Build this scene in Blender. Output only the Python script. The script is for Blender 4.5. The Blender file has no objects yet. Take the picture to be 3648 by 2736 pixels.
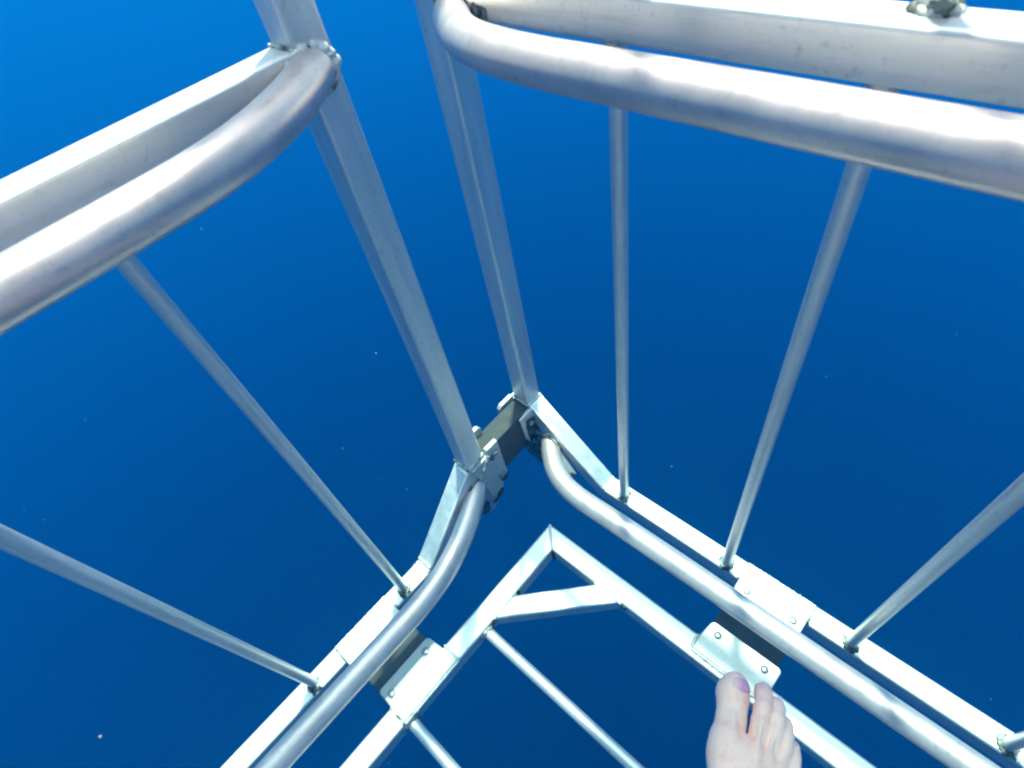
import bpy, bmesh, math, random
import numpy as np
from mathutils import Vector, Matrix
random.seed(7)
sc = bpy.context.scene
C = sc.collection

# ------------------------------------------------------------------ camera
# world axes: X and Y run along the two cage walls towards their common corner, Z is up, camera at the origin
RC = Matrix(((0.6621934, -0.7325563, -0.1576741),
             (-0.6392273, -0.4424458, -0.6289913),
             (0.3910093, 0.5173035, -0.7612548)))
RB = Matrix(((1, 0, 0), (0, -1, 0), (0, 0, -1))) @ RC
cam = bpy.data.cameras.new('camera')
cam.sensor_width = 36.0
cam.lens = 36.0 * 2025.0 / 3648.0
cam.clip_start = 0.02
cam.clip_end = 1000.0
cam.dof.use_dof = True
cam.dof.focus_distance = 0.95
cam.dof.aperture_fstop = 8.0
camo = bpy.data.objects.new('camera', cam)
C.objects.link(camo)
camo.matrix_world = RB.transposed().to_4x4()
sc.camera = camo

# ------------------------------------------------------------------ daylight
SUN = Vector((0.175, 0.125, 1.0)).normalized()          # towards the sun
w = bpy.data.worlds.new('World')
sc.world = w
w.use_nodes = True
nt = w.node_tree
bg = nt.nodes['Background']
sky = nt.nodes.new('ShaderNodeTexSky')
sky.sky_type = 'NISHITA'
sky.sun_disc = False
sky.air_density = 0.25
sky.dust_density = 4.0
sky.ozone_density = 0.0
sky.sun_elevation = math.asin(SUN.z)
sky.sun_rotation = math.atan2(SUN.x, SUN.y)
nt.links.new(sky.outputs[0], bg.inputs[0])
bg.inputs[1].default_value = 0.15
sl = bpy.data.lights.new('sun', 'SUN')
sl.energy = 5.0
sl.angle = math.radians(2.2)
sl.color = (1.0, 0.93, 0.84)
so = bpy.data.objects.new('sun', sl)
C.objects.link(so)
so.rotation_euler = SUN.to_track_quat('Z', 'Y').to_euler()
so.location = SUN * 5
sc.view_settings.view_transform = 'Standard'
sc.view_settings.look = 'None'
sc.view_settings.gamma = 1
sc.view_settings.use_curve_mapping = False
sc.view_settings.exposure = 1.25
sc.render.engine = 'CYCLES'
sc.cycles.use_denoising = True
sc.cycles.pixel_filter_type = 'BLACKMAN_HARRIS'
sc.cycles.filter_width = 2.1
sc.cycles.volume_bounces = 3
sc.cycles.max_bounces = 8
sc.cycles.volume_step_rate = 4.0

# ------------------------------------------------------------------ materials
def mat(name):
    m = bpy.data.materials.new(name)
    m.use_nodes = True
    n = m.node_tree.nodes
    return m, n, m.node_tree.links, n['Principled BSDF']

def ramp(n, stops):
    r = n.new('ShaderNodeValToRGB')
    e = r.color_ramp.elements
    while len(e) < len(stops):
        e.new(0.5)
    for k, (p, c) in enumerate(stops):
        e[k].position = p
        e[k].color = (*c, 1) if len(c) == 3 else c
    return r

def aluminium(name, base, spots=0.0, metal=0.80, rough=0.50, stretch=(1, 1, 1), seed=0.0):
    m, n, l, p = mat(name)
    tc = n.new('ShaderNodeTexCoord')
    mp = n.new('ShaderNodeMapping')
    mp.inputs['Scale'].default_value = stretch
    mp.inputs['Location'].default_value = (seed, seed * 1.7, seed * 0.3)
    l.new(tc.outputs['Object'], mp.inputs[0])
    n1 = n.new('ShaderNodeTexNoise')
    n1.inputs['Scale'].default_value = 9
    n1.inputs['Detail'].default_value = 9
    n1.inputs['Roughness'].default_value = 0.62
    l.new(mp.outputs[0], n1.inputs['Vector'])
    b = Vector(base)
    r1 = ramp(n, [(0.25, tuple(b * 0.80)), (0.5, tuple(b * 0.95)), (0.75, tuple(b * 1.05))])
    l.new(n1.outputs[0], r1.inputs[0])
    # chalky oxide spots
    n2 = n.new('ShaderNodeTexNoise')
    n2.inputs['Scale'].default_value = 140
    n2.inputs['Detail'].default_value = 6
    l.new(tc.outputs['Object'], n2.inputs['Vector'])
    r2 = ramp(n, [(0.60, (0, 0, 0)), (0.72, (0.5, 0.5, 0.5))])
    l.new(n2.outputs[0], r2.inputs[0])
    mx = n.new('ShaderNodeMixRGB')
    mx.inputs[2].default_value = (base[0] * 0.62, base[1] * 0.64, base[2] * 0.62, 1)
    l.new(r2.outputs[0], mx.inputs[0])
    l.new(r1.outputs[0], mx.inputs[1])
    # faint algae film in uneven patches
    n3 = n.new('ShaderNodeTexNoise')
    n3.inputs['Scale'].default_value = 22
    n3.inputs['Detail'].default_value = 8
    n3.inputs['Roughness'].default_value = 0.7
    mp3 = n.new('ShaderNodeMapping')
    mp3.inputs['Location'].default_value = (3.1 + seed, 1.2, 8.8)
    l.new(tc.outputs['Object'], mp3.inputs[0])
    l.new(mp3.outputs[0], n3.inputs['Vector'])
    r3 = ramp(n, [(0.50, (0, 0, 0)), (0.70, (0.12 + spots,) * 3)])
    l.new(n3.outputs[0], r3.inputs[0])
    mx2 = n.new('ShaderNodeMixRGB')
    mx2.inputs[2].default_value = (0.40, 0.43, 0.36, 1)
    l.new(r3.outputs[0], mx2.inputs[0])
    l.new(mx.outputs[0], mx2.inputs[1])
    l.new(mx2.outputs[0], p.inputs['Base Color'])
    p.inputs['Metallic'].default_value = metal
    rr = ramp(n, [(0.3, (rough - 0.07,) * 3), (0.7, (rough + 0.10,) * 3)])
    l.new(n1.outputs[0], rr.inputs[0])
    l.new(rr.outputs[0], p.inputs['Roughness'])
    bp = n.new('ShaderNodeBump')
    bp.inputs['Strength'].default_value = 0.06
    bp.inputs['Distance'].default_value = 0.001
    mp4 = n.new('ShaderNodeMapping')
    mp4.inputs['Scale'].default_value = tuple(12.0 * v for v in stretch)
    l.new(tc.outputs['Object'], mp4.inputs[0])
    n4 = n.new('ShaderNodeTexNoise')
    n4.inputs['Scale'].default_value = 6
    n4.inputs['Detail'].default_value = 6
    n4.inputs['Roughness'].default_value = 0.7
    l.new(mp4.outputs[0], n4.inputs['Vector'])
    r4 = ramp(n, [(0.36, (0.72, 0.72, 0.72)), (0.46, (1, 1, 1))])
    l.new(n4.outputs[0], r4.inputs[0])
    mul = n.new('ShaderNodeMixRGB')
    mul.blend_type = 'MULTIPLY'
    mul.inputs[0].default_value = 0.3
    l.new(mx2.outputs[0], mul.inputs[1])
    l.new(r4.outputs[0], mul.inputs[2])
    l.new(mul.outputs[0], p.inputs['Base Color'])
    ad = n.new('ShaderNodeMath')
    ad.operation = 'ADD'
    l.new(n1.outputs[0], ad.inputs[0])
    l.new(n4.outputs[0], ad.inputs[1])
    l.new(ad.outputs[0], bp.inputs['Height'])
    l.new(bp.outputs[0], p.inputs['Normal'])
    return m

ALU = (0.77, 0.75, 0.715)
M_X = aluminium('brushed_aluminium_x', ALU, 0.0, stretch=(0.5, 9, 9), seed=1.0)
M_Y = aluminium('brushed_aluminium_y', ALU, 0.0, stretch=(9, 0.5, 9), seed=4.0)
M_Z = aluminium('brushed_aluminium_z', ALU, 0.0, stretch=(9, 9, 0.5), seed=9.0)
M_PIPE = aluminium('satin_pipe', (0.74, 0.60, 0.555), 0.0, metal=0.72, rough=0.38, stretch=(2.5, 2.5, 2.5), seed=12.0)
M_PLATE = aluminium('stained_plate', (0.55, 0.54, 0.51), 0.30, metal=0.5, rough=0.5, stretch=(3, 3, 3), seed=15.0)
M_BOLT = aluminium('bolt_steel', (0.33, 0.34, 0.34), 0.1, metal=0.7, rough=0.35, seed=19.0)

def rough_weld(name, light, dark, bias):
    m, n, l, p = mat(name)
    tc = n.new('ShaderNodeTexCoord')
    n1 = n.new('ShaderNodeTexNoise')
    n1.inputs['Scale'].default_value = 75
    n1.inputs['Detail'].default_value = 8
    l.new(tc.outputs['Object'], n1.inputs['Vector'])
    r = ramp(n, [(bias, dark), (bias + 0.16, light)])
    l.new(n1.outputs[0], r.inputs[0])
    l.new(r.outputs[0], p.inputs['Base Color'])
    p.inputs['Metallic'].default_value = 0.25
    p.inputs['Roughness'].default_value = 0.6
    n2 = n.new('ShaderNodeTexNoise')
    n2.inputs['Scale'].default_value = 400
    n2.inputs['Detail'].default_value = 4
    l.new(tc.outputs['Object'], n2.inputs['Vector'])
    bp = n.new('ShaderNodeBump')
    bp.inputs['Strength'].default_value = 0.5
    bp.inputs['Distance'].default_value = 0.001
    l.new(n2.outputs[0], bp.inputs['Height'])
    l.new(bp.outputs[0], p.inputs['Normal'])
    return m

M_WELD = rough_weld('weld_metal', (0.70, 0.68, 0.64), (0.36, 0.34, 0.28), 0.30)
M_WELD_D = rough_weld('weld_metal_fouled', (0.58, 0.56, 0.50), (0.10, 0.10, 0.07), 0.42)
M_GROWTH = rough_weld('marine_growth', (0.22, 0.24, 0.16), (0.012, 0.018, 0.014), 0.50)

def rubber():
    m, n, l, p = mat('dark_rubber')
    tc = n.new('ShaderNodeTexCoord')
    n1 = n.new('ShaderNodeTexNoise')
    n1.inputs['Scale'].default_value = 45
    n1.inputs['Detail'].default_value = 8
    l.new(tc.outputs['Object'], n1.inputs['Vector'])
    r = ramp(n, [(0.35, (0.026, 0.028, 0.022)), (0.65, (0.045, 0.048, 0.038))])
    l.new(n1.outputs[0], r.inputs[0])
    l.new(r.outputs[0], p.inputs['Base Color'])
    p.inputs['Roughness'].default_value = 0.75
    bp = n.new('ShaderNodeBump')
    bp.inputs['Strength'].default_value = 0.3
    bp.inputs['Distance'].default_value = 0.001
    l.new(n1.outputs[0], bp.inputs['Height'])
    l.new(bp.outputs[0], p.inputs['Normal'])
    return m
M_RUB = rubber()

def skin():
    m, n, l, p = mat('pale_skin')
    tc = n.new('ShaderNodeTexCoord')
    n1 = n.new('ShaderNodeTexNoise')
    n1.inputs['Scale'].default_value = 48
    n1.inputs['Detail'].default_value = 9
    n1.inputs['Roughness'].default_value = 0.65
    l.new(tc.outputs['Object'], n1.inputs['Vector'])
    r = ramp(n, [(0.32, (0.88, 0.47, 0.38)), (0.48, (0.94, 0.61, 0.49)), (0.68, (0.95, 0.67, 0.55))])
    l.new(n1.outputs[0], r.inputs[0])
    # pinker towards the toe tips (local X runs along the foot)
    sx = n.new('ShaderNodeSeparateXYZ')
    l.new(tc.outputs['Object'], sx.inputs[0])
    mr = n.new('ShaderNodeMapRange')
    mr.inputs['From Min'].default_value = 0.055
    mr.inputs['From Max'].default_value = 0.083
    mr.inputs['To Max'].default_value = 0.75
    l.new(sx.outputs['X'], mr.inputs['Value'])
    mx = n.new('ShaderNodeMixRGB')
    mx.inputs[2].default_value = (0.85, 0.42, 0.40, 1)
    l.new(mr.outputs[0], mx.inputs[0])
    l.new(r.outputs[0], mx.inputs[1])
    l.new(mx.outputs[0], p.inputs['Base Color'])
    p.inputs['Roughness'].default_value = 0.5
    p.inputs['Subsurface Weight'].default_value = 0.10
    p.inputs['Subsurface Radius'].default_value = (1.0, 0.35, 0.2)
    p.inputs['Subsurface Scale'].default_value = 0.004
    n2 = n.new('ShaderNodeTexNoise')
    n2.inputs['Scale'].default_value = 220
    n2.inputs['Detail'].default_value = 5
    l.new(tc.outputs['Object'], n2.inputs['Vector'])
    bp = n.new('ShaderNodeBump')
    bp.inputs['Strength'].default_value = 0.35
    bp.inputs['Distance'].default_value = 0.0010
    l.new(n2.outputs[0], bp.inputs['Height'])
    l.new(bp.outputs[0], p.inputs['Normal'])
    return m
M_SKIN = skin()

def nail():
    m, n, l, p = mat('worn_purple_polish')
    tc = n.new('ShaderNodeTexCoord')
    n1 = n.new('ShaderNodeTexNoise')
    n1.inputs['Scale'].default_value = 160
    n1.inputs['Detail'].default_value = 3
    l.new(tc.outputs['Object'], n1.inputs['Vector'])
    sx = n.new('ShaderNodeSeparateXYZ')
    l.new(tc.outputs['Object'], sx.inputs[0])
    # polish has worn away on the inner half of the nail
    mr = n.new('ShaderNodeMapRange')
    mr.inputs['From Min'].default_value = 0.0110
    mr.inputs['From Max'].default_value = 0.0010
    l.new(sx.outputs['Y'], mr.inputs['Value'])
    ad = n.new('ShaderNodeMath')
    ad.operation = 'MULTIPLY_ADD'
    ad.inputs[1].default_value = 0.5
    l.new(n1.outputs[0], ad.inputs[0])
    l.new(mr.outputs[0], ad.inputs[2])
    r = ramp(n, [(0.35, (0.80, 0.52, 0.48)), (1.0, (0.62, 0.26, 0.42))])
    l.new(ad.outputs[0], r.inputs[0])
    l.new(r.outputs[0], p.inputs['Base Color'])
    p.inputs['Roughness'].default_value = 0.22
    return m
M_NAIL = nail()
M_NAIL2 = mat('bare_nail')[0]
M_NAIL2.node_tree.nodes['Principled BSDF'].inputs['Base Color'].default_value = (0.74, 0.46, 0.46, 1)
M_NAIL2.node_tree.nodes['Principled BSDF'].inputs['Roughness'].default_value = 0.3

# ------------------------------------------------------------------ mesh helpers
def link(name, verts, faces, m, parent=None, smooth=True, sharp=None, origin=None):
    me = bpy.data.meshes.new(name)
    o3 = Vector(parent['_o']) if parent is not None and '_o' in parent else (Vector(origin) if origin else Vector((0, 0, 0)))
    me.from_pydata([tuple(Vector(v) - o3) for v in verts], [], faces)
    bm = bmesh.new()
    bm.from_mesh(me)
    bmesh.ops.recalc_face_normals(bm, faces=bm.faces)
    bm.to_mesh(me)
    bm.free()
    if smooth:
        me.polygons.foreach_set('use_smooth', [True] * len(me.polygons))
        me.set_sharp_from_angle(angle=math.radians(sharp or 35))
    me.materials.append(m)
    o = bpy.data.objects.new(name, me)
    C.objects.link(o)
    if parent is not None:
        o.parent = parent
    else:
        o.location = o3
    return o

def sub(name, verts, faces, m, part, **k):
    """a mesh under a part: the part's own origin is its thing's"""
    part['_o'] = tuple(part.parent['_o']) if part.parent and '_o' in part.parent else tuple(part.location)
    return link(name, verts, faces, m, part, **k)

def thing(name, loc, label, cat, group=None):
    o = bpy.data.objects.new(name, None)
    o.empty_display_size = 0.05
    C.objects.link(o)
    o.location = loc
    o['_o'] = tuple(loc)
    o['label'] = label
    o['category'] = cat
    if group:
        o['group'] = group
    return o

def rsq(w, h, r=0.0045, seg=4):
    out = []
    for cx, cy, a0 in ((w/2-r, h/2-r, 0), (-w/2+r, h/2-r, 90), (-w/2+r, -h/2+r, 180), (w/2-r, -h/2+r, 270)):
        for k in range(seg + 1):
            a = math.radians(a0 + 90 * k / seg)
            out.append((cx + r * math.cos(a), cy + r * math.sin(a)))
    return out

def prism(p0, p1, prof, side, n0=None, n1=None):
    """profile swept from p0 to p1, ends cut by the planes with normals n0 and n1"""
    p0, p1 = Vector(p0), Vector(p1)
    d = (p1 - p0).normalized()
    a = Vector(side)
    a = (a - d * a.dot(d)).normalized()
    b = d.cross(a)
    n0 = Vector(n0) if n0 else d
    n1 = Vector(n1) if n1 else d
    V = []
    for (p, nn) in ((p0, n0), (p1, n1)):
        for (x, y) in prof:
            q = a * x + b * y
            V.append(p + q - d * (q.dot(nn) / d.dot(nn)))
    k = len(prof)
    F = [(i, (i + 1) % k, k + (i + 1) % k, k + i) for i in range(k)]
    F += [tuple(range(k))[::-1], tuple(range(k, 2 * k))]
    return V, F

def sqtube(name, p0, p1, m, parent, w=0.037, side=(0, 0, 1), n0=None, n1=None):
    V, F = prism(p0, p1, rsq(w, w), side, n0, n1)
    o = link(name, V, F, m, parent, sharp=50)
    o.modifiers.new('wn', 'WEIGHTED_NORMAL').keep_sharp = True
    return o

def tube(path, r, n=32, cap=True):
    """round tube along a list of points; r a number or one radius per point"""
    P = [Vector(p) for p in path]
    R = r if isinstance(r, (list, tuple)) else [r] * len(P)
    T = []
    for i in range(len(P)):
        T.append((P[min(i + 1, len(P) - 1)] - P[max(i - 1, 0)]).normalized())
    up = Vector((0, 0, 1)) if abs(T[0].z) < 0.9 else Vector((1, 0, 0))
    a = (up - T[0] * up.dot(T[0])).normalized()
    V, F = [], []
    for i, p in enumerate(P):
        a = (a - T[i] * a.dot(T[i])).normalized()
        b = T[i].cross(a)
        for k in range(n):
            t = 2 * math.pi * k / n
            V.append(p + (a * math.cos(t) + b * math.sin(t)) * R[i])
    for i in range(len(P) - 1):
        for k in range(n):
            F.append((i*n + k, i*n + (k+1) % n, (i+1)*n + (k+1) % n, (i+1)*n + k))
    if cap:
        F += [tuple(range(n))[::-1], tuple(range((len(P)-1)*n, len(P)*n))]
    return V, F

def spline(pts, step=0.012):
    """Catmull-Rom through pts"""
    P = [Vector(p) for p in pts]
    P = [P[0] * 2 - P[1]] + P + [P[-1] * 2 - P[-2]]
    out = []
    for i in range(1, len(P) - 2):
        a, b, c, d = P[i-1], P[i], P[i+1], P[i+2]
        n = max(1, min(40, int((c - b).length / step)))
        for k in range(n):
            t = k / n
            out.append(0.5 * ((2*b) + (c-a)*t + (2*a-5*b+4*c-d)*t*t + (3*b-a-3*c+d)*t**3))
    out.append(P[-2])
    return out

def weld(path, r, m, part, name='weld_bead', closed=False, seed=1, n=8, pitch=0.0035):
    """rippled bead laid along a path"""
    rnd = random.Random(seed)
    P = [Vector(p) for p in path]
    if closed:
        P.append(P[0])
    pts = []
    for a, b in zip(P[:-1], P[1:]):
        k = max(1, int((b - a).length / (pitch / 3)))
        for i in range(k):
            pts.append(a.lerp(b, i / k))
    pts.append(P[-1])
    rad, q = [], []
    j = 1.0
    for i, p in enumerate(pts):
        if i % 3 == 0:
            j = rnd.uniform(0.75, 1.2)
        rad.append(r * j * (0.80 + 0.30 * abs(math.sin(math.pi * i / 3.0 + 0.5))))
        q.append(p + Vector((rnd.uniform(-1, 1), rnd.uniform(-1, 1), rnd.uniform(-1, 1))) * r * 0.12)
    V, F = tube(q, rad, n=n)
    return sub(name, V, F, m, part, sharp=80)

def ring(c, r, axis='z', n=26, wob=0.0, seed=3):
    rnd = random.Random(seed)
    c = Vector(c)
    out = []
    for k in range(n):
        t = 2 * math.pi * k / n
        rr = r * (1 + rnd.uniform(-wob, wob))
        u, v = rr * math.cos(t), rr * math.sin(t)
        out.append(c + (Vector((u, v, 0)) if axis == 'z' else Vector((0, u, v)) if axis == 'x' else Vector((u, 0, v))))
    return out

def plate(name, poly, t, ext, m, parent, bevel=0.0012):
    """polygon (3D points, planar) thickened by the vector ext*t, edges bevelled"""
    e = Vector(ext) * t
    n = len(poly)
    V = [Vector(p) for p in poly] + [Vector(p) + e for p in poly]
    F = [tuple(range(n))[::-1], tuple(range(n, 2*n))] + [(i, (i+1) % n, n + (i+1) % n, n + i) for i in range(n)]
    o = link(name, V, F, m, parent, sharp=40)
    b = o.modifiers.new('bevel', 'BEVEL')
    b.width = bevel
    b.segments = 2
    return o

def bolt(c, axis, parent, r=0.0058, h=0.0045, rot=0.3):
    """washer, hexagonal head and domed top"""
    c, ax = Vector(c), Vector(axis).normalized()
    a = ax.orthogonal().normalized()
    b = ax.cross(a)
    rows = [(24, r * 1.45, 0.0), (24, r * 1.45, 0.0012), (24, r * 1.0, 0.00125)]
    V, F = [], []
    for (n, rr, hh) in rows:
        for k in range(24):
            t = 2 * math.pi * k / 24
            V.append(c + ax * hh + (a * math.cos(t) + b * math.sin(t)) * rr)
    def hexr(t, rr):
        s = (t + rot) % (math.pi / 3) - math.pi / 6
        return rr * math.cos(math.pi / 6) / math.cos(s) * 1.05
    for (rr, hh) in ((r, 0.0014), (r, h * 0.85), (r * 0.86, h), (r * 0.4, h * 1.12)):
        for k in range(24):
            t = 2 * math.pi * k / 24
            V.append(c + ax * hh + (a * math.cos(t) + b * math.sin(t)) * hexr(t, rr))
    nr = len(V) // 24
    for i in range(nr - 1):
        for k in range(24):
            F.append((i*24 + k, i*24 + (k+1) % 24, (i+1)*24 + (k+1) % 24, (i+1)*24 + k))
    F.append(tuple(range((nr-1)*24, nr*24)))
    F.append(tuple(range(24))[::-1])
    return sub('bolt', V, F, M_BOLT, parent, sharp=30)

def lump(name, c, s, m, part, seed=1, amp=0.35, n=3):
    """small irregular crust of growth"""
    bm = bmesh.new()
    bmesh.ops.create_icosphere(bm, subdivisions=n, radius=1.0)
    rnd = random.Random(seed)
    ph = [rnd.uniform(0, 6.28) for _ in range(6)]
    V = []
    for v in bm.verts:
        q = v.co
        k = 1 + amp * (math.sin(4*q.x + ph[0]) * math.sin(5*q.y + ph[1]) + 0.6 * math.sin(9*q.z + ph[2]) * math.sin(8*q.x + ph[3]) + 0.4 * math.sin(15*q.y + ph[4]))
        V.append(Vector(c) + Vector((q.x * s[0], q.y * s[1], q.z * s[2])) * k)
    F = [tuple(v.index for v in f.verts) for f in bm.faces]
    bm.free()
    return sub(name, V, F, m, part, sharp=80)

# ------------------------------------------------------------------ the sea
def seabed():
    n = 60
    V, F = [], []
    for i in range(n + 1):
        for j in range(n + 1):
            x, y = -400 + 800 * i / n, -400 + 800 * j / n
            V.append((x, y, -62 + 1.2 * math.sin(x * 0.05) * math.cos(y * 0.043) + 0.5 * math.sin(x * 0.21 + y * 0.17)))
    for i in range(n):
        for j in range(n):
            a = i * (n + 1) + j
            F.append((a, a + n + 1, a + n + 2, a + 1))
    m, nn, l, p = mat('sand')
    t = nn.new('ShaderNodeTexNoise')
    t.inputs['Scale'].default_value = 0.4
    r = ramp(nn, [(0.3, (0.16, 0.15, 0.12)), (0.7, (0.28, 0.26, 0.21))])
    l.new(t.outputs[0], r.inputs[0])
    l.new(r.outputs[0], p.inputs['Base Color'])
    p.inputs['Roughness'].default_value = 0.9
    o = link('seabed', V, F, m)
    o['kind'] = 'structure'
seabed()

WATER_TOP = 0.75
def water():
    x = 390
    V = [(sx * x, sy * x, z) for z in (-66, WATER_TOP) for sx, sy in ((-1, -1), (1, -1), (1, 1), (-1, 1))]
    F = [(0, 3, 2, 1), (4, 5, 6, 7), (0, 1, 5, 4), (1, 2, 6, 5), (2, 3, 7, 6), (3, 0, 4, 7)]
    m = bpy.data.materials.new('clear_blue_sea_water')
    m.use_nodes = True
    n, l = m.node_tree.nodes, m.node_tree.links
    n.clear()
    out = n.new('ShaderNodeOutputMaterial')
    # scattering 1/m and absorption 1/m for red, green, blue
    S = SCATTER
    A = ABSORB
    ks, ka = max(S), 1.0
    vs = n.new('ShaderNodeVolumeScatter')
    vs.inputs['Color'].default_value = (S[0]/ks, S[1]/ks, S[2]/ks, 1)
    vs.inputs['Density'].default_value = ks
    vs.inputs['Anisotropy'].default_value = 0.685
    va = n.new('ShaderNodeVolumeAbsorption')
    va.inputs['Color'].default_value = (1 - A[0]/ka, 1 - A[1]/ka, 1 - A[2]/ka, 1)
    va.inputs['Density'].default_value = ka
    ad = n.new('ShaderNodeAddShader')
    l.new(vs.outputs[0], ad.inputs[0])
    l.new(va.outputs[0], ad.inputs[1])
    l.new(ad.outputs[0], out.inputs['Volume'])
    o = link('water', V, F, m, smooth=False)
    o['kind'] = 'stuff'
    o['label'] = 'clear deep blue open sea water all around the cage'
SCATTER = (0.0010, 0.037, 0.103)
ABSORB = (0.25, 0.062, 0.030)
water()

# ------------------------------------------------------------------ cage walls
H = 0.037 / 2
LX, LY = -1.30, 0.5215       # left wall panel: runs along X at y = LY
RX, RY = 0.437, -1.30        # right wall panel: runs along Y at x = RX
ZT, ZB, ZTOP = -0.158 - H, -1.0 - H, 0.85

def bar(p0, p1, parent, r=0.0087, name='vertical_bar', m=None):
    V, F = tube([p0, Vector(p0).lerp(Vector(p1), 0.5), p1], r, n=28)
    return link(name, V, F, m or M_Z, parent, sharp=60)

# ---- left panel
CAGE = thing('shark_cage', (0.0, 0.0, ZB - H), 'silver aluminium shark cage of welded square rails, round bars and handrails, hanging in blue water', 'shark cage')
L = CAGE
P1x = 0.2615
post = sqtube('corner_post', (P1x, LY, -0.838), (P1x, LY, ZTOP), M_Z, L, side=(1, 0, 0))
sqtube('corner_post', (LX, LY, ZB - H), (LX, LY, ZTOP), M_Z, L, side=(1, 0, 0))
ur = sqtube('upper_rail', (LX + H, LY, ZT), (P1x - H, LY, ZT), M_X, L)
sqtube('top_rail', (LX - H, LY, ZTOP + H), (P1x + H, LY, ZTOP + H), M_X, L)
# bottom rail with mitred rising end
d1, d2 = Vector((1, 0, 0)), Vector((1, 0, 1)).normalized()
mn = (d1 + d2).normalized()
A0 = Vector((0.094, LY, ZB))
br = sqtube('bottom_rail', (LX + H, LY, ZB), A0, M_X, L, n1=mn)
A1 = Vector((0.2615 - 0.0, LY, ZB)) + Vector((0, 0, 0.1675))
cr = sqtube('mitred_corner_rail', A0, Vector((P1x, LY, ZB + (P1x - 0.094))), M_X, L, side=(-1, 0, 1), n0=mn, n1=(0, 0, 1))
stub_z = ZB + (P1x - 0.094)
# short foot under the post, closing the corner
sqtube('post_foot', (P1x, LY, -0.838), (P1x, LY, stub_z - 0.019), M_Z, L, w=0.0364, side=(1, 0, 0))
weld([(0.0755, LY + H, ZB + H), (0.0865, LY + H, ZB + H + 0.0005), ], 0.0001, M_WELD, br, seed=2)
mx0 = 0.094 - H * math.tan(math.radians(22.5))
weld([(mx0, LY + H - .002, ZB + H + .0005), (mx0, LY - H + .002, ZB + H + .0005)], 0.0026, M_WELD, cr, seed=3)
weld([(mx0 + .008, LY + H - .002, ZB + H + .008), (mx0 + .008, LY - H + .002, ZB + H + .008)], 0.0022, M_WELD, cr, seed=31)
xa = P1x - H
weld([(xa - .001, LY + H, -0.841), (xa - .001, LY - H, -0.841)], 0.0032, M_WELD_D, cr, seed=4)
weld([(xa, LY - H - .0005, -0.840), (P1x + H, LY - H - .0005, -0.833)], 0.0028, M_WELD, cr, seed=5)

LBX = [0.037, -0.169, -0.420, -0.640, -0.860, -1.080]
for k, x in enumerate(LBX):
    b = bar((x, LY, ZB + H), (x - (0.022 if k == 1 else 0.0), LY, ZT - H), L)
    weld(ring((x, LY - .001, ZB + H + .001), 0.0106, wob=.15, seed=k + 1), 0.0028, M_WELD_D, b, closed=True, seed=k)
    weld(ring((x, LY, ZT - H - .001), 0.0108, wob=.1, seed=k + 20), 0.0026, M_WELD, b, closed=True, seed=k + 9)
    if k < 3:
        lump('marine_growth', (x - .004, LY - .012, ZB + H + .0005), (0.009, 0.006, 0.0035), M_GROWTH, b, seed=k + 5)

LZH = -0.914
hl = spline([(-1.26, 0.505, LZH), (-1.22, 0.450, LZH), (-1.14, 0.432, LZH), (-0.9, 0.431, LZH), (-0.5, 0.431, LZH), (-0.2, 0.431, LZH), (-0.05, 0.431, LZH),
             (0.03, 0.432, LZH), (0.09, 0.439, LZH), (0.145, 0.455, LZH), (0.19, 0.475, LZH), (0.226, 0.494, LZH + .004), (0.252, 0.511, LZH + .012)])
V, F = tube(hl, 0.019, n=48)
hr = link('lower_handrail', V, F, M_PIPE, L, sharp=60)
weld([Vector((0.247, 0.503, LZH + .010)) + Vector((0.023 * math.cos(t), -0.001, 0.021 * math.sin(t))) for t in np.linspace(0, 2*math.pi, 24)], 0.0034, M_WELD_D, hr, seed=12)
LZU = -0.180
hu = spline([(-1.26, 0.505, LZU), (-1.22, 0.450, LZU), (-1.14, 0.432, LZU), (-0.9, 0.431, LZU), (-0.5, 0.431, LZU), (-0.2, 0.431, LZU), (-0.05, 0.431, LZU),
             (0.04, 0.4315, LZU), (0.10, 0.434, LZU), (0.148, 0.444, LZU), (0.19, 0.462, LZU), (0.225, 0.484, LZU), (0.256, 0.507, LZU + .002)])
V, F = tube(hu, 0.019, n=56)
hr = link('upper_handrail', V, F, M_PIPE, L, sharp=60)
for t in range(9):      # broad fused seam where the tube meets the post
    a_ = math.pi * (0.02 + t / 8.0)
    lump('weld_seam', (0.252 + 0.0215 * math.cos(a_), 0.5015, LZU + 0.0185 * math.sin(a_)), (0.0085, 0.0042, 0.0066), M_WELD, hr, seed=200 + t, amp=0.14)
weld([Vector((0.252, 0.5025, LZU + .001)) + Vector((0.0245 * math.cos(t), -0.0005 + 0.001 * math.sin(3 * t), 0.0205 * math.sin(t))) for t in np.linspace(0, 2*math.pi, 30)], 0.0022, M_WELD_D, hr, seed=15, pitch=0.006)
weld([(P1x - H - .001, LY - H, ZT + H), (P1x - H - .001, LY + H, ZT + H)], 0.0025, M_WELD_D, ur, seed=16)
weld([(P1x - H - .001, LY - H, ZT - H), (P1x - H - .001, LY - H, ZT + H)], 0.0025, M_WELD, ur, seed=17)

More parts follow.
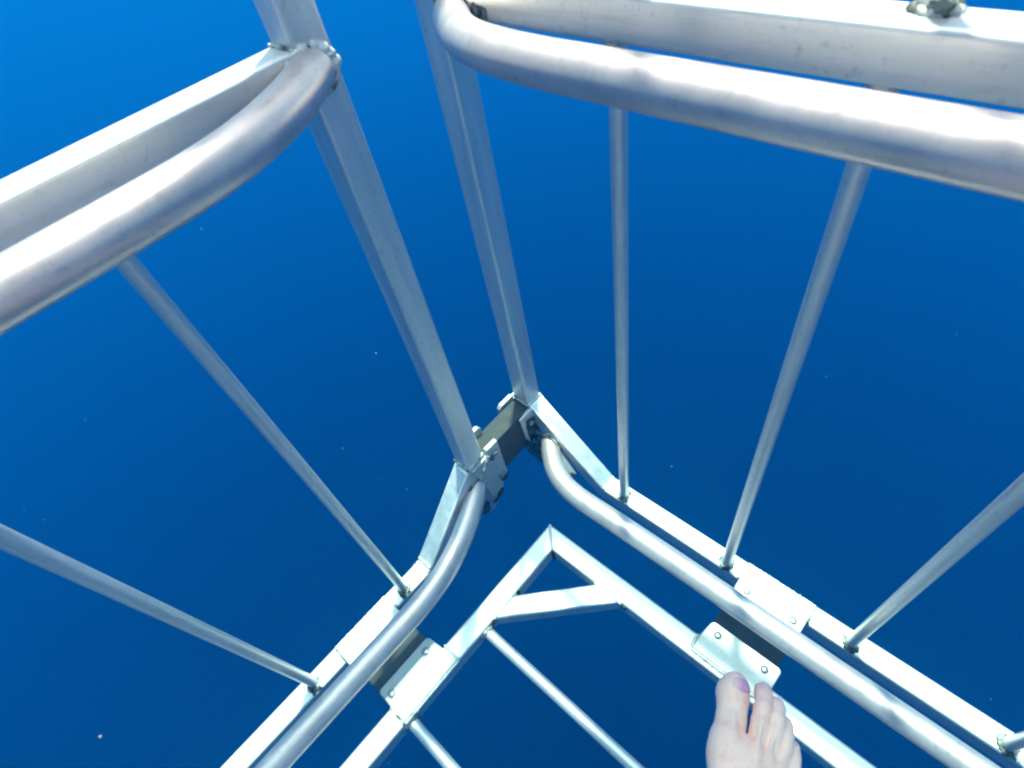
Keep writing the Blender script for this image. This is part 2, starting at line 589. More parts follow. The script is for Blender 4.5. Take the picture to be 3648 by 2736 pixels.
# ---- right panel
Rp = CAGE
P2y = 0.5405
sqtube('corner_post', (RX, P2y, -0.855), (RX, P2y, ZTOP), M_Z, Rp, side=(0, 1, 0))
sqtube('corner_post', (RX, RY, ZB - H), (RX, RY, ZTOP), M_Z, Rp, side=(0, 1, 0))
urR = sqtube('upper_rail', (RX, RY + H, ZT), (RX, P2y - H, ZT), M_Y, Rp)
sqtube('top_rail', (RX, RY - H, ZTOP + H), (RX, P2y + H, ZTOP + H), M_Y, Rp)
d1, d2 = Vector((0, 1, 0)), Vector((0, 0.757, 0.653)).normalized()
mn = (d1 + d2).normalized()
B0 = Vector((RX, 0.358, ZB))
brR = sqtube('bottom_rail', (RX, RY + H, ZB), B0, M_Y, Rp, n1=mn)
tt = (P2y - 0.358) / 0.757
crR = sqtube('mitred_corner_rail', B0, Vector((RX, P2y, ZB + tt * 0.653)), M_Y, Rp, side=(0, -0.653, 0.757), n0=mn, n1=(0, 0, 1))
stub2 = ZB + tt * 0.653
sqtube('post_foot', (RX, P2y, -0.855), (RX, P2y, stub2 - 0.03), M_Z, Rp, w=0.0364, side=(0, 1, 0))
my0 = 0.358 - H * 0.39
weld([(RX - H + .002, my0, ZB + H + .001), (RX + H - .002, my0, ZB + H + .001)], 0.0026, M_WELD, crR, seed=21)
weld([(RX - H, P2y - H - .001, -0.858), (RX + H, P2y - H - .001, -0.858)], 0.003, M_WELD, crR, seed=22)
weld([(RX - H - .0005, P2y - H, -0.856), (RX - H - .0005, P2y + H, -0.852)], 0.0032, M_WELD_D, crR, seed=23)

RBY = [0.313, 0.100, -0.106, -0.310, -0.516, -0.722, -0.928, -1.134]
for k, y in enumerate(RBY):
    b = bar((RX - .003, y, ZB + H), (RX - .003, y - (0.010 if k == 2 else 0.0), ZT - H), Rp)
    weld(ring((RX - .003, y, ZB + H + .0005), 0.0108, wob=.12, seed=k + 40), 0.0030, M_WELD_D if k < 4 else M_WELD, b, closed=True, seed=k + 40)
    weld(ring((RX - .003, y, ZT - H - .001), 0.0108, wob=.1, seed=k + 60), 0.0028, M_WELD_D, b, closed=True, seed=k + 60)
    b2 = bar((RX + .009, y - .010, ZT + H), (RX + .009, y - .010, ZTOP), Rp, name='upper_bar')
    weld(ring((RX + .008, y - .010, ZT + H + .0005), 0.0110, wob=.2, seed=k + 80), 0.0032, M_WELD_D, b2, closed=True, seed=k + 80)
    if k < 4:
        lump('marine_growth', (RX - .013, y - .004, ZB + H + .001), (0.006, 0.008, 0.0035), M_GROWTH, b, seed=k + 50)
    if k < 3:
        lump('marine_growth', (RX + .001, y - .014, ZT + H + .003), (0.005, 0.007, 0.004), M_GROWTH, b2, seed=k + 90)

RZH = -0.945
pr = [(0.425, 0.482), (0.403, 0.463), (0.380, 0.436), (0.364, 0.405), (0.357, 0.372), (0.356, 0.33), (0.357, 0.28), (0.358, 0.15), (0.358, -0.1), (0.358, -0.5), (0.358, -0.9), (0.358, -1.14), (0.375, -1.22), (0.42, -1.26)]
V, F = tube(spline([(x, y, RZH) for x, y in pr]), 0.019, n=48)
hr = link('lower_handrail', V, F, M_PIPE, Rp, sharp=60)
weld([Vector((RX - H - .001, 0.474, RZH + .002)) + Vector((0, 0.0225 * math.cos(t), 0.021 * math.sin(t))) for t in np.linspace(0, 2*math.pi, 24)], 0.0036, M_WELD_D, hr, seed=24)
RZU = -0.189
pr = [(0.428, 0.507), (0.405, 0.486), (0.386, 0.460), (0.370, 0.425), (0.362, 0.385), (0.3585, 0.34), (0.358, 0.28), (0.358, 0.15), (0.358, -0.1), (0.358, -0.5), (0.358, -0.9), (0.358, -1.14), (0.375, -1.22), (0.42, -1.26)]
V, F = tube(spline([(x, y, RZU) for x, y in pr]), 0.019, n=56)
hr = link('upper_handrail', V, F, M_PIPE, Rp, sharp=60)
weld([Vector((RX - H - .001, 0.500, RZU + .001)) + Vector((0, 0.024 * math.cos(t), 0.0205 * math.sin(t))) for t in np.linspace(0, 2*math.pi, 30)], 0.0032, M_WELD_D, hr, seed=25)
lump('marine_growth', (RX - H - .001, 0.462, -0.188), (0.002, 0.010, 0.009), M_GROWTH, urR, seed=77)

V, F = tube([(0.388, -0.04, 0.70), (0.388, -0.02, 0.70), (0.388, 0.15, 0.70), (0.388, 0.32, 0.70), (0.388, 0.34, 0.70)], [0.07, 0.092, 0.092, 0.092, 0.07], n=40)  # added float above the view, put there to shade the foot
m_, n_, l_, p_ = mat('pale_shade_float')
p_.inputs['Base Color'].default_value = (0.72, 0.70, 0.64, 1)
p_.inputs['Roughness'].default_value = 0.7
link('added_shade_float', V, F, m_, Rp, sharp=30)

# ---- bracket plates on the two corner posts, with bolts
pf = plate('bracket_plate', [(0.2435, 0.503, -0.842), (0.2815, 0.503, -0.838), (0.284, 0.503, -0.822), (0.311, 0.503, -0.822), (0.3125, 0.503, -0.925),
                             (0.300, 0.503, -0.936), (0.294, 0.503, -0.958), (0.276, 0.503, -0.972), (0.262, 0.503, -0.955), (0.258, 0.503, -0.90)], 0.009, (0, -1, 0), M_PLATE, L)
bolt((0.298, 0.494, -0.846), (0, -1, 0), pf)
bolt((0.299, 0.494, -0.922), (0, -1, 0), pf)
lump('marine_growth', (0.303, 0.494, -0.934), (0.010, 0.004, 0.010), M_GROWTH, pf, seed=101)
lump('marine_growth', (0.290, 0.494, -0.852), (0.006, 0.002, 0.007), M_GROWTH, pf, seed=102)
lump('marine_growth', (0.283, 0.494, -0.966), (0.009, 0.004, 0.007), M_GROWTH, pf, seed=103)
weld([(0.283, 0.4935, -0.836), (0.262, 0.4935, -0.862), (0.258, 0.4935, -0.90)], 0.0028, M_WELD_D, pf, seed=104)
plate('bracket_plate', [(0.2805, 0.5405, -0.848), (0.2805, 0.5405, -0.828), (0.286, 0.5405, -0.822), (0.310, 0.5405, -0.822), (0.315, 0.5405, -0.828),
                        (0.315, 0.5405, -0.93), (0.2805, 0.5405, -0.94)], 0.009, (0, 1, 0), M_PLATE, L)
# lower tab below the left bracket
pt = plate('lower_tab', [(0.240, 0.512, -0.985), (0.246, 0.512, -0.93), (0.276, 0.512, -0.955), (0.292, 0.512, -0.985), (0.290, 0.512, -1.02), (0.268, 0.512, -1.035), (0.248, 0.512, -1.03)], 0.006, (0, 1, 0), M_PLATE, L)
lump('marine_growth', (0.250, 0.511, -1.005), (0.009, 0.004, 0.017), M_GROWTH, pt, seed=105)
lump('marine_growth', (0.279, 0.511, -1.010), (0.009, 0.003, 0.005), M_GROWTH, pt, seed=106)

pf = plate('bracket_plate', [(0.384, 0.520, -0.863), (0.4195, 0.520, -0.863), (0.4195, 0.520, -0.965), (0.398, 0.520, -0.950), (0.389, 0.520, -0.93)], 0.008, (0, -1, 0), M_PLATE, Rp)
bolt((0.408, 0.512, -0.893), (0, -1, 0), pf)
lump('marine_growth', (0.413, 0.511, -0.918), (0.015, 0.003, 0.032), M_GROWTH, pf, seed=107)
lump('marine_growth', (0.402, 0.511, -0.889), (0.006, 0.0025, 0.012), M_GROWTH, pf, seed=108)
plate('bracket_plate', [(0.380, 0.5605, -0.88), (0.380, 0.5605, -0.862), (0.386, 0.5605, -0.855), (0.4185, 0.5605, -0.855), (0.4185, 0.5605, -0.955), (0.386, 0.5605, -0.955)], 0.009, (0, 1, 0), M_PLATE, Rp)
gp = plate('gusset_plate', [(0.4165, 0.555, -0.90), (0.4165, 0.470, -0.945), (0.4165, 0.455, -0.985), (0.4165, 0.500, -1.045), (0.4165, 0.545, -1.035), (0.4165, 0.557, -0.98)], 0.006, (-1, 0, 0), M_GROWTH, Rp)
lump('marine_growth', (0.4105, 0.516, -0.985), (0.003, 0.034, 0.040), M_GROWTH, gp, seed=110, amp=0.25, n=4)
lug = plate('lug', [(0.399, 0.456, -0.946), (0.4160, 0.450, -0.944), (0.4120, 0.410, -0.990), (0.402, 0.416, -0.990)], 0.008, (0, 0, -1), M_PLATE, Rp)
lump('marine_growth', (0.408, 0.416, -0.988), (0.004, 0.009, 0.004), M_GROWTH, lug, seed=111)

# ---- flat plates on the bottom rails that carry the rubber mounts
wl = plate('mount_plate', [(-0.111, 0.462, -0.9998), (0.005, 0.462, -0.9998), (0.005, 0.533, -0.9998), (-0.111, 0.533, -0.9998)], 0.006, (0, 0, 1), M_PLATE, L, bevel=0.002)
weld([(-0.111, 0.5345, -0.997), (0.005, 0.5345, -0.997)], 0.0026, M_WELD, wl, seed=120)
weld([(0.0065, 0.533, -0.998), (0.0065, 0.505, -0.998)], 0.0022, M_WELD, wl, seed=121)
weld([(-0.1125, 0.533, -0.998), (-0.1125, 0.505, -0.998)], 0.0016, M_WELD_D, wl, seed=122)
bolt((-0.010, 0.476, -0.9938), (0, 0, 1), wl)
bolt((-0.092, 0.476, -0.9938), (0, 0, 1), wl)
wr = plate('mount_plate', [(0.392, -0.043, -0.9998), (0.450, -0.043, -0.9998), (0.450, 0.070, -0.9998), (0.392, 0.070, -0.9998)], 0.006, (0, 0, 1), M_PLATE, Rp, bevel=0.002)
weld([(0.4515, -0.043, -0.997), (0.4515, 0.070, -0.997)], 0.0022, M_WELD, wr, seed=123)
weld([(0.450, -0.0445, -0.998), (0.420, -0.0445, -0.998)], 0.0024, M_WELD_D, wr, seed=124)
weld([(0.450, 0.0715, -0.998), (0.420, 0.0715, -0.998)], 0.0022, M_WELD, wr, seed=125)
bolt((0.405, 0.050, -0.9938), (0, 0, 1), wr)
bolt((0.407, -0.026, -0.9938), (0, 0, 1), wr)

# ------------------------------------------------------------------ floor frame
FX, FY = 0.2815, 0.3705        # centre lines of the two beams
Fl = CAGE
mn = Vector((1, 1, 0)).normalized()
CN = (FX, FY, ZB)
fb = sqtube('floor_beam', (-1.25, FY, ZB), CN, M_X, Fl, n1=(1, -1, 0))
fb2 = sqtube('floor_beam', CN, (FX, -1.25, ZB), M_Y, Fl, n0=(1, -1, 0))
weld([(FX + H - .002, FY + H - .002, ZB + H + .0004), (FX - H + .002, FY - H + .002, ZB + H + .0004)], 0.0028, M_WELD, fb, seed=130)
weld([(FX - H - .001, FY - H - .001, ZB + H - .003), (FX - H - .001, FY - H - .001, ZB - H)], 0.003, M_GROWTH, fb, seed=131)
g0, g1 = Vector((0.1315, FY - H, ZB)), Vector((FX - H, 0.2265, ZB))
br_ = sqtube('corner_brace', g0, g1, M_X, Fl, n0=(0, 1, 0), n1=(1, 0, 0), w=0.0364)
weld([(0.104, FY - H + .001, ZB + H - .0015), (0.160, FY - H + .001, ZB + H - .0015)], 0.0032, M_WELD, br_, seed=132)
weld([(FX - H + .001, 0.198, ZB + H - .0015), (FX - H + .001, 0.256, ZB + H - .0015)], 0.0042, M_WELD, br_, seed=133)
lump('marine_growth', (0.165, FY - H - .001, ZB + H - .006), (0.004, 0.003, 0.005), M_GROWTH, br_, seed=134)
lump('marine_growth', (FX - H - .001, 0.194, ZB + H - .008), (0.003, 0.005, 0.006), M_GROWTH, br_, seed=135)
lump('marine_growth', (0.100, FY - H - .001, ZB + H - .006), (0.005, 0.003, 0.005), M_GROWTH, br_, seed=136)
for k in range(8):
    x = 0.083 - 0.180 * k
    b = bar((x, FY - H, ZB), (x + .014, -1.25, ZB), Fl, r=0.0095, name='floor_bar', m=M_Y)
    weld(ring((x, FY - H - .001, ZB), 0.0115, axis='y', wob=.15, seed=k + 140), 0.0034, M_WELD_D, b, closed=True, seed=k + 140)
pl = plate('mount_plate', [(-0.104, 0.353, -0.9998), (0.017, 0.353, -0.9998), (0.017, 0.378, -0.9998), (0.013, 0.386, -0.9998), (0.009, 0.416, -0.9998), (0.004, 0.4205, -0.9998), (-0.099, 0.4205, -0.9998), (-0.104, 0.416, -0.9998)], 0.006, (0, 0, 1), M_PLATE, Fl, bevel=0.0018)
bolt((-0.010, 0.403, -0.9938), (0, 0, 1), pl)
bolt((-0.090, 0.399, -0.9938), (0, 0, 1), pl, rot=0.6)
weld([(-0.104, 0.3515, -0.9975), (0.017, 0.3515, -0.9975)], 0.0026, M_WELD, pl, seed=150)
weld([(0.0185, 0.353, -0.998), (0.0185, 0.388, -0.998)], 0.0026, M_WELD, pl, seed=151)
weld([(-0.1055, 0.353, -0.998), (-0.1055, 0.388, -0.998)], 0.0026, M_WELD_D, pl, seed=152)
pR = plate('mount_plate', [(0.275, -0.047, -0.9998), (0.327, -0.047, -0.9998), (0.332, -0.042, -0.9998), (0.332, 0.064, -0.9998), (0.327, 0.069, -0.9998), (0.300, 0.073, -0.9998), (0.275, 0.073, -0.9998)], 0.006, (0, 0, 1), M_PLATE, Fl, bevel=0.0018)
bolt((0.3145, 0.051, -0.9938), (0, 0, 1), pR, rot=0.1)
bolt((0.3145, -0.026, -0.9938), (0, 0, 1), pR, rot=0.5)
weld([(0.2735, -0.047, -0.9975), (0.2735, 0.073, -0.9975)], 0.0034, M_WELD, pR, seed=153)
weld([(0.275, 0.0745, -0.998), (0.300, 0.0745, -0.998)], 0.003, M_WELD, pR, seed=154)

# ------------------------------------------------------------------ rubber mounts between the panels
def block(name, quad, z0, z1, label):
    """slab from four plan points (x, y, dz) and a height range, edges bevelled"""
    V = [(x, y, z0 + dz) for x, y, dz in quad] + [(x, y, z1 + dz) for x, y, dz in quad]
    F = [(3, 2, 1, 0), (4, 5, 6, 7), (0, 1, 5, 4), (1, 2, 6, 5), (2, 3, 7, 6), (3, 0, 4, 7)]
    o = link(name, V, F, M_RUB, CAGE, sharp=40)
    b = o.modifiers.new('bevel', 'BEVEL')
    b.width = 0.0015
    b.segments = 2
    o['label'] = label
    return o
block('rubber_mount', [(0.2810, 0.5034, 0), (0.4180, 0.5204, -.027), (0.4180, 0.5600, -.027), (0.2810, 0.5400, 0)], -0.935, -0.838,
      'dark rubber block bridging the gap between the feet of the two corner posts')
block('rubber_mount', [(-0.105, 0.398, 0), (0.004, 0.398, 0), (0.004, 0.502, 0), (-0.105, 0.502, 0)], -1.012, -1.0002,
      'dark rubber pad beneath the left wall handrail, bolted beside the left floor beam')
block('rubber_mount', [(0.3005, -0.040, 0), (0.418, -0.040, 0), (0.418, 0.068, 0), (0.3005, 0.068, 0)], -1.012, -1.0002,
      'dark rubber pad beneath the right wall handrail, just beyond the toes')

# ------------------------------------------------------------------ the diver, bare right foot in view
M_SUIT = mat('pale_swim_shirt')[0]
M_SUIT.node_tree.nodes['Principled BSDF'].inputs['Base Color'].default_value = (0.80, 0.76, 0.72, 1)  # unseen torso; shirt kept pale to bounce neutral light onto near rails
M_SUIT.node_tree.nodes['Principled BSDF'].inputs['Roughness'].default_value = 0.8
U = Vector((0.9413, 0.3377, 0.0))
VV = Vector((0.3377, -0.9413, 0.0))
ORG = Vector((0.1114, -0.0344, -0.655))

def surface_nets(D, lo, h):
    """closed mesh of the zero level of the grid D"""
    nx, ny, nz = D.shape
    inside = D < 0
    corners = [(i, j, k) for i in (0, 1) for j in (0, 1) for k in (0, 1)]
    cnt = sum(inside[i:nx-1+i, j:ny-1+j, k:nz-1+k].astype(np.int8) for i, j, k in corners)
    act = (cnt > 0) & (cnt < 8)
    idx = -np.ones(act.shape, dtype=np.int64)
    cells = np.argwhere(act)
    idx[act] = np.arange(len(cells))
    acc = np.zeros((len(cells), 3))
    num = np.zeros(len(cells))
    for a in range(8):
        for b in range(a + 1, 8):
            ca, cb = np.array(corners[a]), np.array(corners[b])
            if np.abs(ca - cb).sum() != 1:
                continue
            pa, pb = cells + ca, cells + cb
            da, db = D[tuple(pa.T)], D[tuple(pb.T)]
            m = (da < 0) != (db < 0)
            t = (da[m] / (da[m] - db[m]))[:, None]
            acc[m] += pa[m] + (cb - ca) * t
            num[m] += 1
    V = (acc / num[:, None]) * h + np.array(lo)
    F = []
    for ax in range(3):
        o1, o2 = [(1, 2), (2, 0), (0, 1)][ax]
        sl0 = [slice(None)] * 3
        sl1 = [slice(None)] * 3
        sl0[ax] = slice(0, -1)
        sl1[ax] = slice(1, None)
        x = inside[tuple(sl0)] != inside[tuple(sl1)]
        e = np.argwhere(x)
        ok = (e[:, o1] > 0) & (e[:, o2] > 0) & (e[:, o1] < D.shape[o1] - 1) & (e[:, o2] < D.shape[o2] - 1)
        e = e[ok]
        q = []
        for s1, s2 in ((-1, -1), (0, -1), (0, 0), (-1, 0)):
            c = e.copy()
            c[:, o1] += s1
            c[:, o2] += s2
            q.append(idx[tuple(c.T)])
        q = np.array(q).T
        flip = inside[tuple(e.T)]
        q[~flip] = q[~flip][:, ::-1]
        F.append(q)
    return V, np.concatenate(F)

def field(prim, lo, n, h):
    D = np.full(n, 0.05, dtype=np.float32)
    for (a, b, ra, rb, k) in prim:
        mrg = max(ra, rb) + 0.03
        i0 = np.maximum(((np.minimum(a, b) - mrg - lo) / h).astype(int), 0)
        i1 = np.minimum(((np.maximum(a, b) + mrg - lo) / h).astype(int) + 2, n)
        if (i1 <= i0).any():
            continue
        g = [lo[t] + h * np.arange(i0[t], i1[t]) for t in range(3)]
        X, Y, Z = np.meshgrid(*g, indexing='ij')
        ab = b - a
        t = ((X - a[0]) * ab[0] + (Y - a[1]) * ab[1] + (Z - a[2]) * ab[2]) / max(ab @ ab, 1e-9)
        t = np.clip(t, 0, 1)
        d = np.sqrt((X - a[0] - t*ab[0])**2 + (Y - a[1] - t*ab[1])**2 + (Z - a[2] - t*ab[2])**2) - (ra + (rb - ra) * t)
        s = D[i0[0]:i1[0], i0[1]:i1[1], i0[2]:i1[2]]
        hh = np.clip(0.5 + 0.5 * (s - d) / k, 0, 1)
        s[...] = s * (1 - hh) + d * hh - k * hh * (1 - hh)
    return D

def body_surface():
    """the rest of the diver, behind the camera, in world metres"""
    h = 0.007
    P = []
    def c(*pts, k=0.03):
        for a, b in zip(pts[:-1], pts[1:]):
            P.append((np.array(a[:3]), np.array(b[:3]), a[3], b[3], k))
    c((-0.115, -0.118, -0.345, .052), (-0.135, -0.138, -0.325, .056), (-0.36, -0.44, -0.22, .085))
    c((-0.50, -0.34, -0.22, .085), (-0.56, -0.44, -0.66, .055), (-0.68, -0.58, -1.02, .036), (-0.60, -0.50, -1.10, .030))
    c((-0.38, -0.46, -0.20, .105), (-0.48, -0.36, -0.20, .105), k=0.04)
    c((-0.42, -0.41, -0.20, .12), (-0.38, -0.38, -0.02, .115), (-0.35, -0.36, 0.12, .140), k=0.05)
    c((-0.30, -0.50, 0.17, .060), (-0.40, -0.40, 0.17, .105), (-0.50, -0.30, 0.17, .060), k=0.04)
    c((-0.37, -0.37, 0.22, .058), (-0.36, -0.36, 0.31, .052), k=0.03)
    c((-0.34, -0.34, 0.36, .080), (-0.34, -0.34, 0.43, .092), k=0.02)
    c((-0.275, -0.275, 0.375, .014), (-0.262, -0.262, 0.362, .012), k=0.012)
    for sgn, sh, el, wr in ((1, (-0.29, -0.51, 0.17), (-0.13, -0.42, -0.04), (-0.045, -0.19, -0.01)), (-1, (-0.51, -0.29, 0.17), (-0.42, -0.12, -0.04), (-0.19, -0.05, -0.01))):
        c((*sh, .055), (*el, .040), (*wr, .027), k=0.02)
        w0 = np.array(wr)
        d = (np.array((-0.02, -0.08, 0.0)) if sgn > 0 else np.array((-0.09, -0.02, 0.0))) - w0
        d /= np.linalg.norm(d)
        sd = np.array((0, 0, 1.0))
        palm = w0 + d * 0.05
        c((*w0, .024), (*palm, .026), k=0.015)
        for f in range(4):
            b0 = palm + d * 0.03 + sd * (0.027 - 0.018 * f)
            L = (0.030, 0.034, 0.031, 0.025)[f]
            b1 = b0 + d * L * 0.7 + np.array((-0.006, -0.006, 0))
            b2 = b1 + np.array((-0.7, -0.7, -0.1)) * L * 0.6
            c((*b0, .0095), (*b1, .0085), (*b2, .0078), k=0.006)
        t1 = w0 + d * 0.03 + sd * 0.035
        c((*(w0 + d * 0.015), .015), (*t1, .011), (*(t1 + d * 0.03), .009), k=0.008)
    lo = np.array((-0.80, -0.72, -1.16))
    hi = np.array((0.03, 0.03, 0.56))
    n = np.ceil((hi - lo) / h).astype(int) + 1
    return surface_nets(field(P, lo, n, h), lo, h)

def make_leg():
    h = 0.0012
    global prim
    prim = []                      # (points, radii, blend), metres, local frame: x along the foot, y to its outer side, z up
    def c(*pts, k=0.006):
        for (a, b) in zip(pts[:-1], pts[1:]):
            prim.append((np.array(a[:3]) / 1000.0, np.array(b[:3]) / 1000.0, a[3] / 1000.0, b[3] / 1000.0, k))
    # leg, heel and midfoot
    c((-150, 6, 66, 33), (-165, 4, 140, 32), (-195, 0, 215, 44), (-235, -2, 300, 52), k=0.02)
    c((-150, 6, 66, 33), (-158, 6, 22, 26), k=0.02)
    c((-158, 6, 24, 24), (-60, 26, 14, 20), (0, 34, 11, 15), k=0.02)
    c((-140, 6, 60, 32), (-100, 4, 50, 28), (-45, 2, 38, 20), (6, -6.5, 22, 15.5), (20, -8.5, 19, 15.2), k=0.014)
    c((-100, 14, 48, 26), (-45, 14, 40, 19), (14, 13, 22.5, 11.5), k=0.012)
    c((-100, 20, 42, 24), (-45, 24, 33, 18), (9, 25, 20, 10.8), k=0.012)
    c((-100, 24, 36, 22), (-50, 32, 26, 16), (6, 36, 16, 11), k=0.012)
    c((-100, 26, 30, 20), (-50, 38, 20, 14), (-6, 42, 13, 11.5), k=0.012)
    c((2, 3, 10, 10), (4, 30, 9, 9), k=0.010)
    # extensor tendons showing on the back of the foot
    c((40, -8, 29, 2.6), (0, -5, 37.5, 2.2), (-50, 3, 57, 2.2), k=0.006)
    c((46, 16, 27.5, 2.2), (15, 14, 33, 1.8), (-40, 13, 56, 1.6), k=0.006)
    c((42, 28, 24, 2.0), (12, 25, 29, 1.7), (-40, 20, 50, 1.6), k=0.006)
    c((32, 39, 20, 2.0), (5, 36, 26, 1.6), (-40, 28, 43, 1.6), k=0.006)
    # toes
    K = 0.0018
    c((20, -9.5, 18.5, 14.2), (38, -8.2, 15.5, 13.3), (50, -8.8, 13.5, 13.8), k=0.003)
    c((50, -8.8, 13.5, 13.8), (60, -9.6, 12, 15.6), (66, -9.0, 11, 14.6), (70, -8.2, 10.5, 12.0), k=K)
    c((22, 15.5, 18.5, 8.9), (44, 16.6, 20, 8.6), (56, 17, 20.5, 8.4), (68, 17.2, 14, 8.4), (73.5, 16.6, 9.5, 8.6), k=K)
    c((18, 28, 16, 8.3), (40, 29.4, 18.5, 7.8), (51, 30, 18.5, 7.6), (62, 30, 12.5, 7.4), (66.5, 29.6, 8.5, 7.2), k=K)
    c((10, 38, 14, 7.8), (30, 39, 16.0, 7.3), (40, 39.3, 15.5, 7.0), (49.5, 38.8, 10.5, 6.9), (53, 38.4, 7.5, 6.8), k=K)
    c((0, 45.5, 12, 7.8), (18, 47, 13.0, 7.2), (27, 47.3, 12, 6.7), (36, 46.8, 7.5, 6.6), k=K)
    lo = np.array((-0.295, -0.060, -0.012))
    hi = np.array((0.092, 0.072, 0.360))
    n = np.ceil((hi - lo) / h).astype(int) + 1
    D = field(prim, lo, n, h)
    # skin folds over the big toe and second toe knuckles
    X, Y, Z = np.meshgrid(*[lo[t] + h * np.arange(n[t]) for t in range(3)], indexing='ij', sparse=True)
    for (ux, vy, wd, dp) in ((0.050, -0.009, 0.0016, 0.0008), (0.046, -0.009, 0.0014, 0.0006), (0.058, 0.017, 0.0014, 0.0006), (0.053, 0.017, 0.0014, 0.0006), (0.050, 0.030, 0.0012, 0.0005)):
        D += (dp * np.exp(-((X - ux) / wd)**2) * np.exp(-((Y - vy) / 0.007)**2) * (Z > 0.016)).astype(np.float32)
    # dip of the nail bed on the big toe
    D += (0.0012 * np.exp(-(((X - 0.069) / 0.0075)**4 + ((Y + 0.0045) / 0.0085)**4)) * (Z > 0.012)).astype(np.float32)
    for t in (0, -1):
        D[t] = np.maximum(D[t], h); D[:, t] = np.maximum(D[:, t], h); D[:, :, t] = np.maximum(D[:, :, t], h)
    V, F = surface_nets(D, lo, h)
    BV, BF = body_surface()
    rest = BV.copy()
    rel = BV - np.array(ORG)
    BL = np.stack([rel @ np.array(U), rel @ np.array(VV), rel[:, 2]], 1)
    nleg = len(F)
    BF = BF[:, ::-1] if False else BF
    F = np.concatenate([F, BF[:, ::-1] + len(V)])
    V = np.concatenate([V, BL])
    me = bpy.data.meshes.new('person')
    me.vertices.add(len(V))
    me.vertices.foreach_set('co', V.astype(np.float32).ravel())
    me.loops.add(F.size)
    me.loops.foreach_set('vertex_index', F.astype(np.int32).ravel())
    me.polygons.add(len(F))
    me.polygons.foreach_set('loop_start', np.arange(0, F.size, 4, dtype=np.int32))
    me.update(calc_edges=True)
    me.validate()
    me.polygons.foreach_set('use_smooth', [True] * len(me.polygons))
    me.materials.append(M_SKIN)
    o = bpy.data.objects.new('person', me)
    C.objects.link(o)
    sm = o.modifiers.new('smooth', 'SMOOTH')
    sm.iterations = 3
    sm.factor = 0.5
    M = Matrix(((U.x, -VV.x, 0, ORG.x), (U.y, -VV.y, 0, ORG.y), (0, 0, 1, ORG.z), (0, 0, 0, 1)))
    # local Y points to the inner side so that the frame stays right handed; mirror the mesh to match
    co = np.empty(len(me.vertices) * 3, dtype=np.float32)
    me.vertices.foreach_get('co', co)
    co[1::3] *= -1
    me.vertices.foreach_set('co', co)
    me.flip_normals()
    # swimming shirt and shorts on the torso
    cen = rest[BF].mean(1)
    ax = np.hypot(cen[:, 0] + 0.42, cen[:, 1] + 0.41)
    suit = ((cen[:, 2] > -0.36) & (cen[:, 2] < 0.24) & (ax < 0.28)).astype(np.int32)
    me.materials.append(M_SUIT)
    mi = np.zeros(len(me.polygons), dtype=np.int32)
    if len(me.polygons) == nleg + len(BF):
        mi[nleg:] = suit
    me.polygons.foreach_set('material_index', mi)
    o.matrix_world = M
    o['label'] = 'bare right foot of a person with worn purple polish on the big toenail'
    o['category'] = 'person'
    return o

leg = make_leg()

def toenail(c, rad, ang_u, ang_v, su, sv, m, name='toenail'):
    """curved nail plate: a patch of an ellipsoid round c; angles tilt it forward and to the outer side"""
    n = 14
    V, F = [], []
    c = Vector(c)
    for lay in (1.0, 0.955):
        for i in range(n + 1):
            for j in range(n + 1):
                a, b = -1 + 2 * i / n, -1 + 2 * j / n
                # rounded outline
                aa = a * (1 - 0.28 * b * b)
                bb = b * (1 - 0.20 * a * a)
                u = ang_u + aa * su
                v = ang_v + bb * sv
                d = Vector((math.sin(u), math.sin(v) * math.cos(u), math.cos(v) * math.cos(u)))
                V.append(c + Vector((d.x * rad[0], d.y * rad[1], d.z * rad[2])) * lay)
    k = (n + 1) ** 2
    for i in range(n):
        for j in range(n):
            a = i * (n + 1) + j
            F.append((a, a + 1, a + n + 2, a + n + 1))
            F.append((k + a, k + a + n + 1, k + a + n + 2, k + a + 1))
    for i in range(n):
        for e in ((i, i + 1), ((n)*(n+1) + i + 1, (n)*(n+1) + i), ((i+1)*(n+1), i*(n+1)), (i*(n+1) + n, (i+1)*(n+1) + n)):
            F.append((e[1], e[0], k + e[0], k + e[1]))
    V = [Vector((p.x, -p.y, p.z)) for p in V]
    me = bpy.data.meshes.new(name)
    me.from_pydata([tuple(p) for p in V], [], F)
    bm = bmesh.new()
    bm.from_mesh(me)
    bmesh.ops.recalc_face_normals(bm, faces=bm.faces)
    bm.to_mesh(me)
    bm.free()
    me.polygons.foreach_set('use_smooth', [True] * len(me.polygons))
    me.materials.append(m)
    o = bpy.data.objects.new(name, me)
    C.objects.link(o)
    o.parent = leg
    return o
tn = toenail((0.0625, -0.0075, 0.0110), (0.0168, 0.0156, 0.0158), math.radians(28), math.radians(16), math.radians(26), math.radians(36), M_NAIL)
tn['label'] = 'big toenail with purple polish worn off one side'
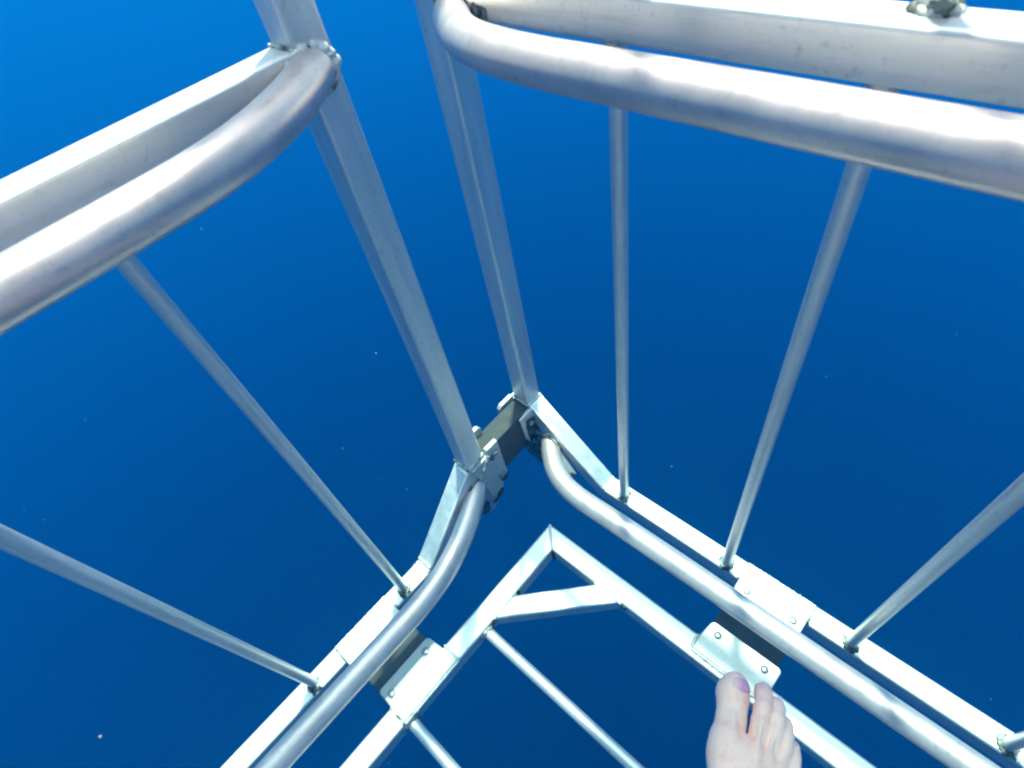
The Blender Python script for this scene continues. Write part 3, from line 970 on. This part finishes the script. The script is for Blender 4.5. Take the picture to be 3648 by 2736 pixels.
toenail((0.0712, 0.0170, 0.0110), (0.0095, 0.0088, 0.0090), math.radians(42), math.radians(6), math.radians(26), math.radians(38), M_NAIL2)
toenail((0.0645, 0.0298, 0.0098), (0.0082, 0.0074, 0.0080), math.radians(42), math.radians(8), math.radians(26), math.radians(36), M_NAIL2)
toenail((0.0515, 0.0386, 0.0085), (0.0076, 0.0069, 0.0074), math.radians(44), math.radians(10), math.radians(24), math.radians(34), M_NAIL2)
toenail((0.0345, 0.0469, 0.0082), (0.0072, 0.0066, 0.0070), math.radians(44), math.radians(14), math.radians(22), math.radians(32), M_NAIL2)

# ------------------------------------------------------------------ drifting specks in the water
def snow():
    rnd = random.Random(11)
    bm = bmesh.new()
    bmesh.ops.create_icosphere(bm, subdivisions=1, radius=1.0)
    base = [v.co.copy() for v in bm.verts]
    fc = [tuple(v.index for v in f.verts) for f in bm.faces]
    bm.free()
    V, F = [], []
    n = 0
    inv = RC.transposed()
    while n < 420:
        p = Vector((rnd.uniform(-1.2, 2.2), rnd.uniform(-1.2, 2.2), rnd.uniform(-2.6, 0.3)))
        if p.length < 0.45:
            continue
        s = rnd.choice((0.00025, 0.0003, 0.0004, 0.0005, 0.0006)) * (1.0 + 0.5 * p.length)
        q = Matrix.Rotation(rnd.uniform(0, 6.3), 3, 'X') @ Matrix.Rotation(rnd.uniform(0, 6.3), 3, 'Z')
        st = Vector((1, rnd.uniform(0.3, 0.9), rnd.uniform(0.3, 0.8))) * s
        k = len(V)
        for v in base:
            V.append(p + q @ Vector((v.x * st.x, v.y * st.y, v.z * st.z)))
        F += [tuple(k + i for i in f) for f in fc]
        n += 1
    m, nn, l, pb = mat('pale_specks')
    pb.inputs['Base Color'].default_value = (0.42, 0.40, 0.38, 1)
    pb.inputs['Roughness'].default_value = 0.8
    o = link('drifting_specks', V, F, m)
    o['kind'] = 'stuff'
    o['label'] = 'tiny pale specks drifting in the blue water'
snow()

for o in list(bpy.data.objects):
    if '_o' in o:
        del o['_o']
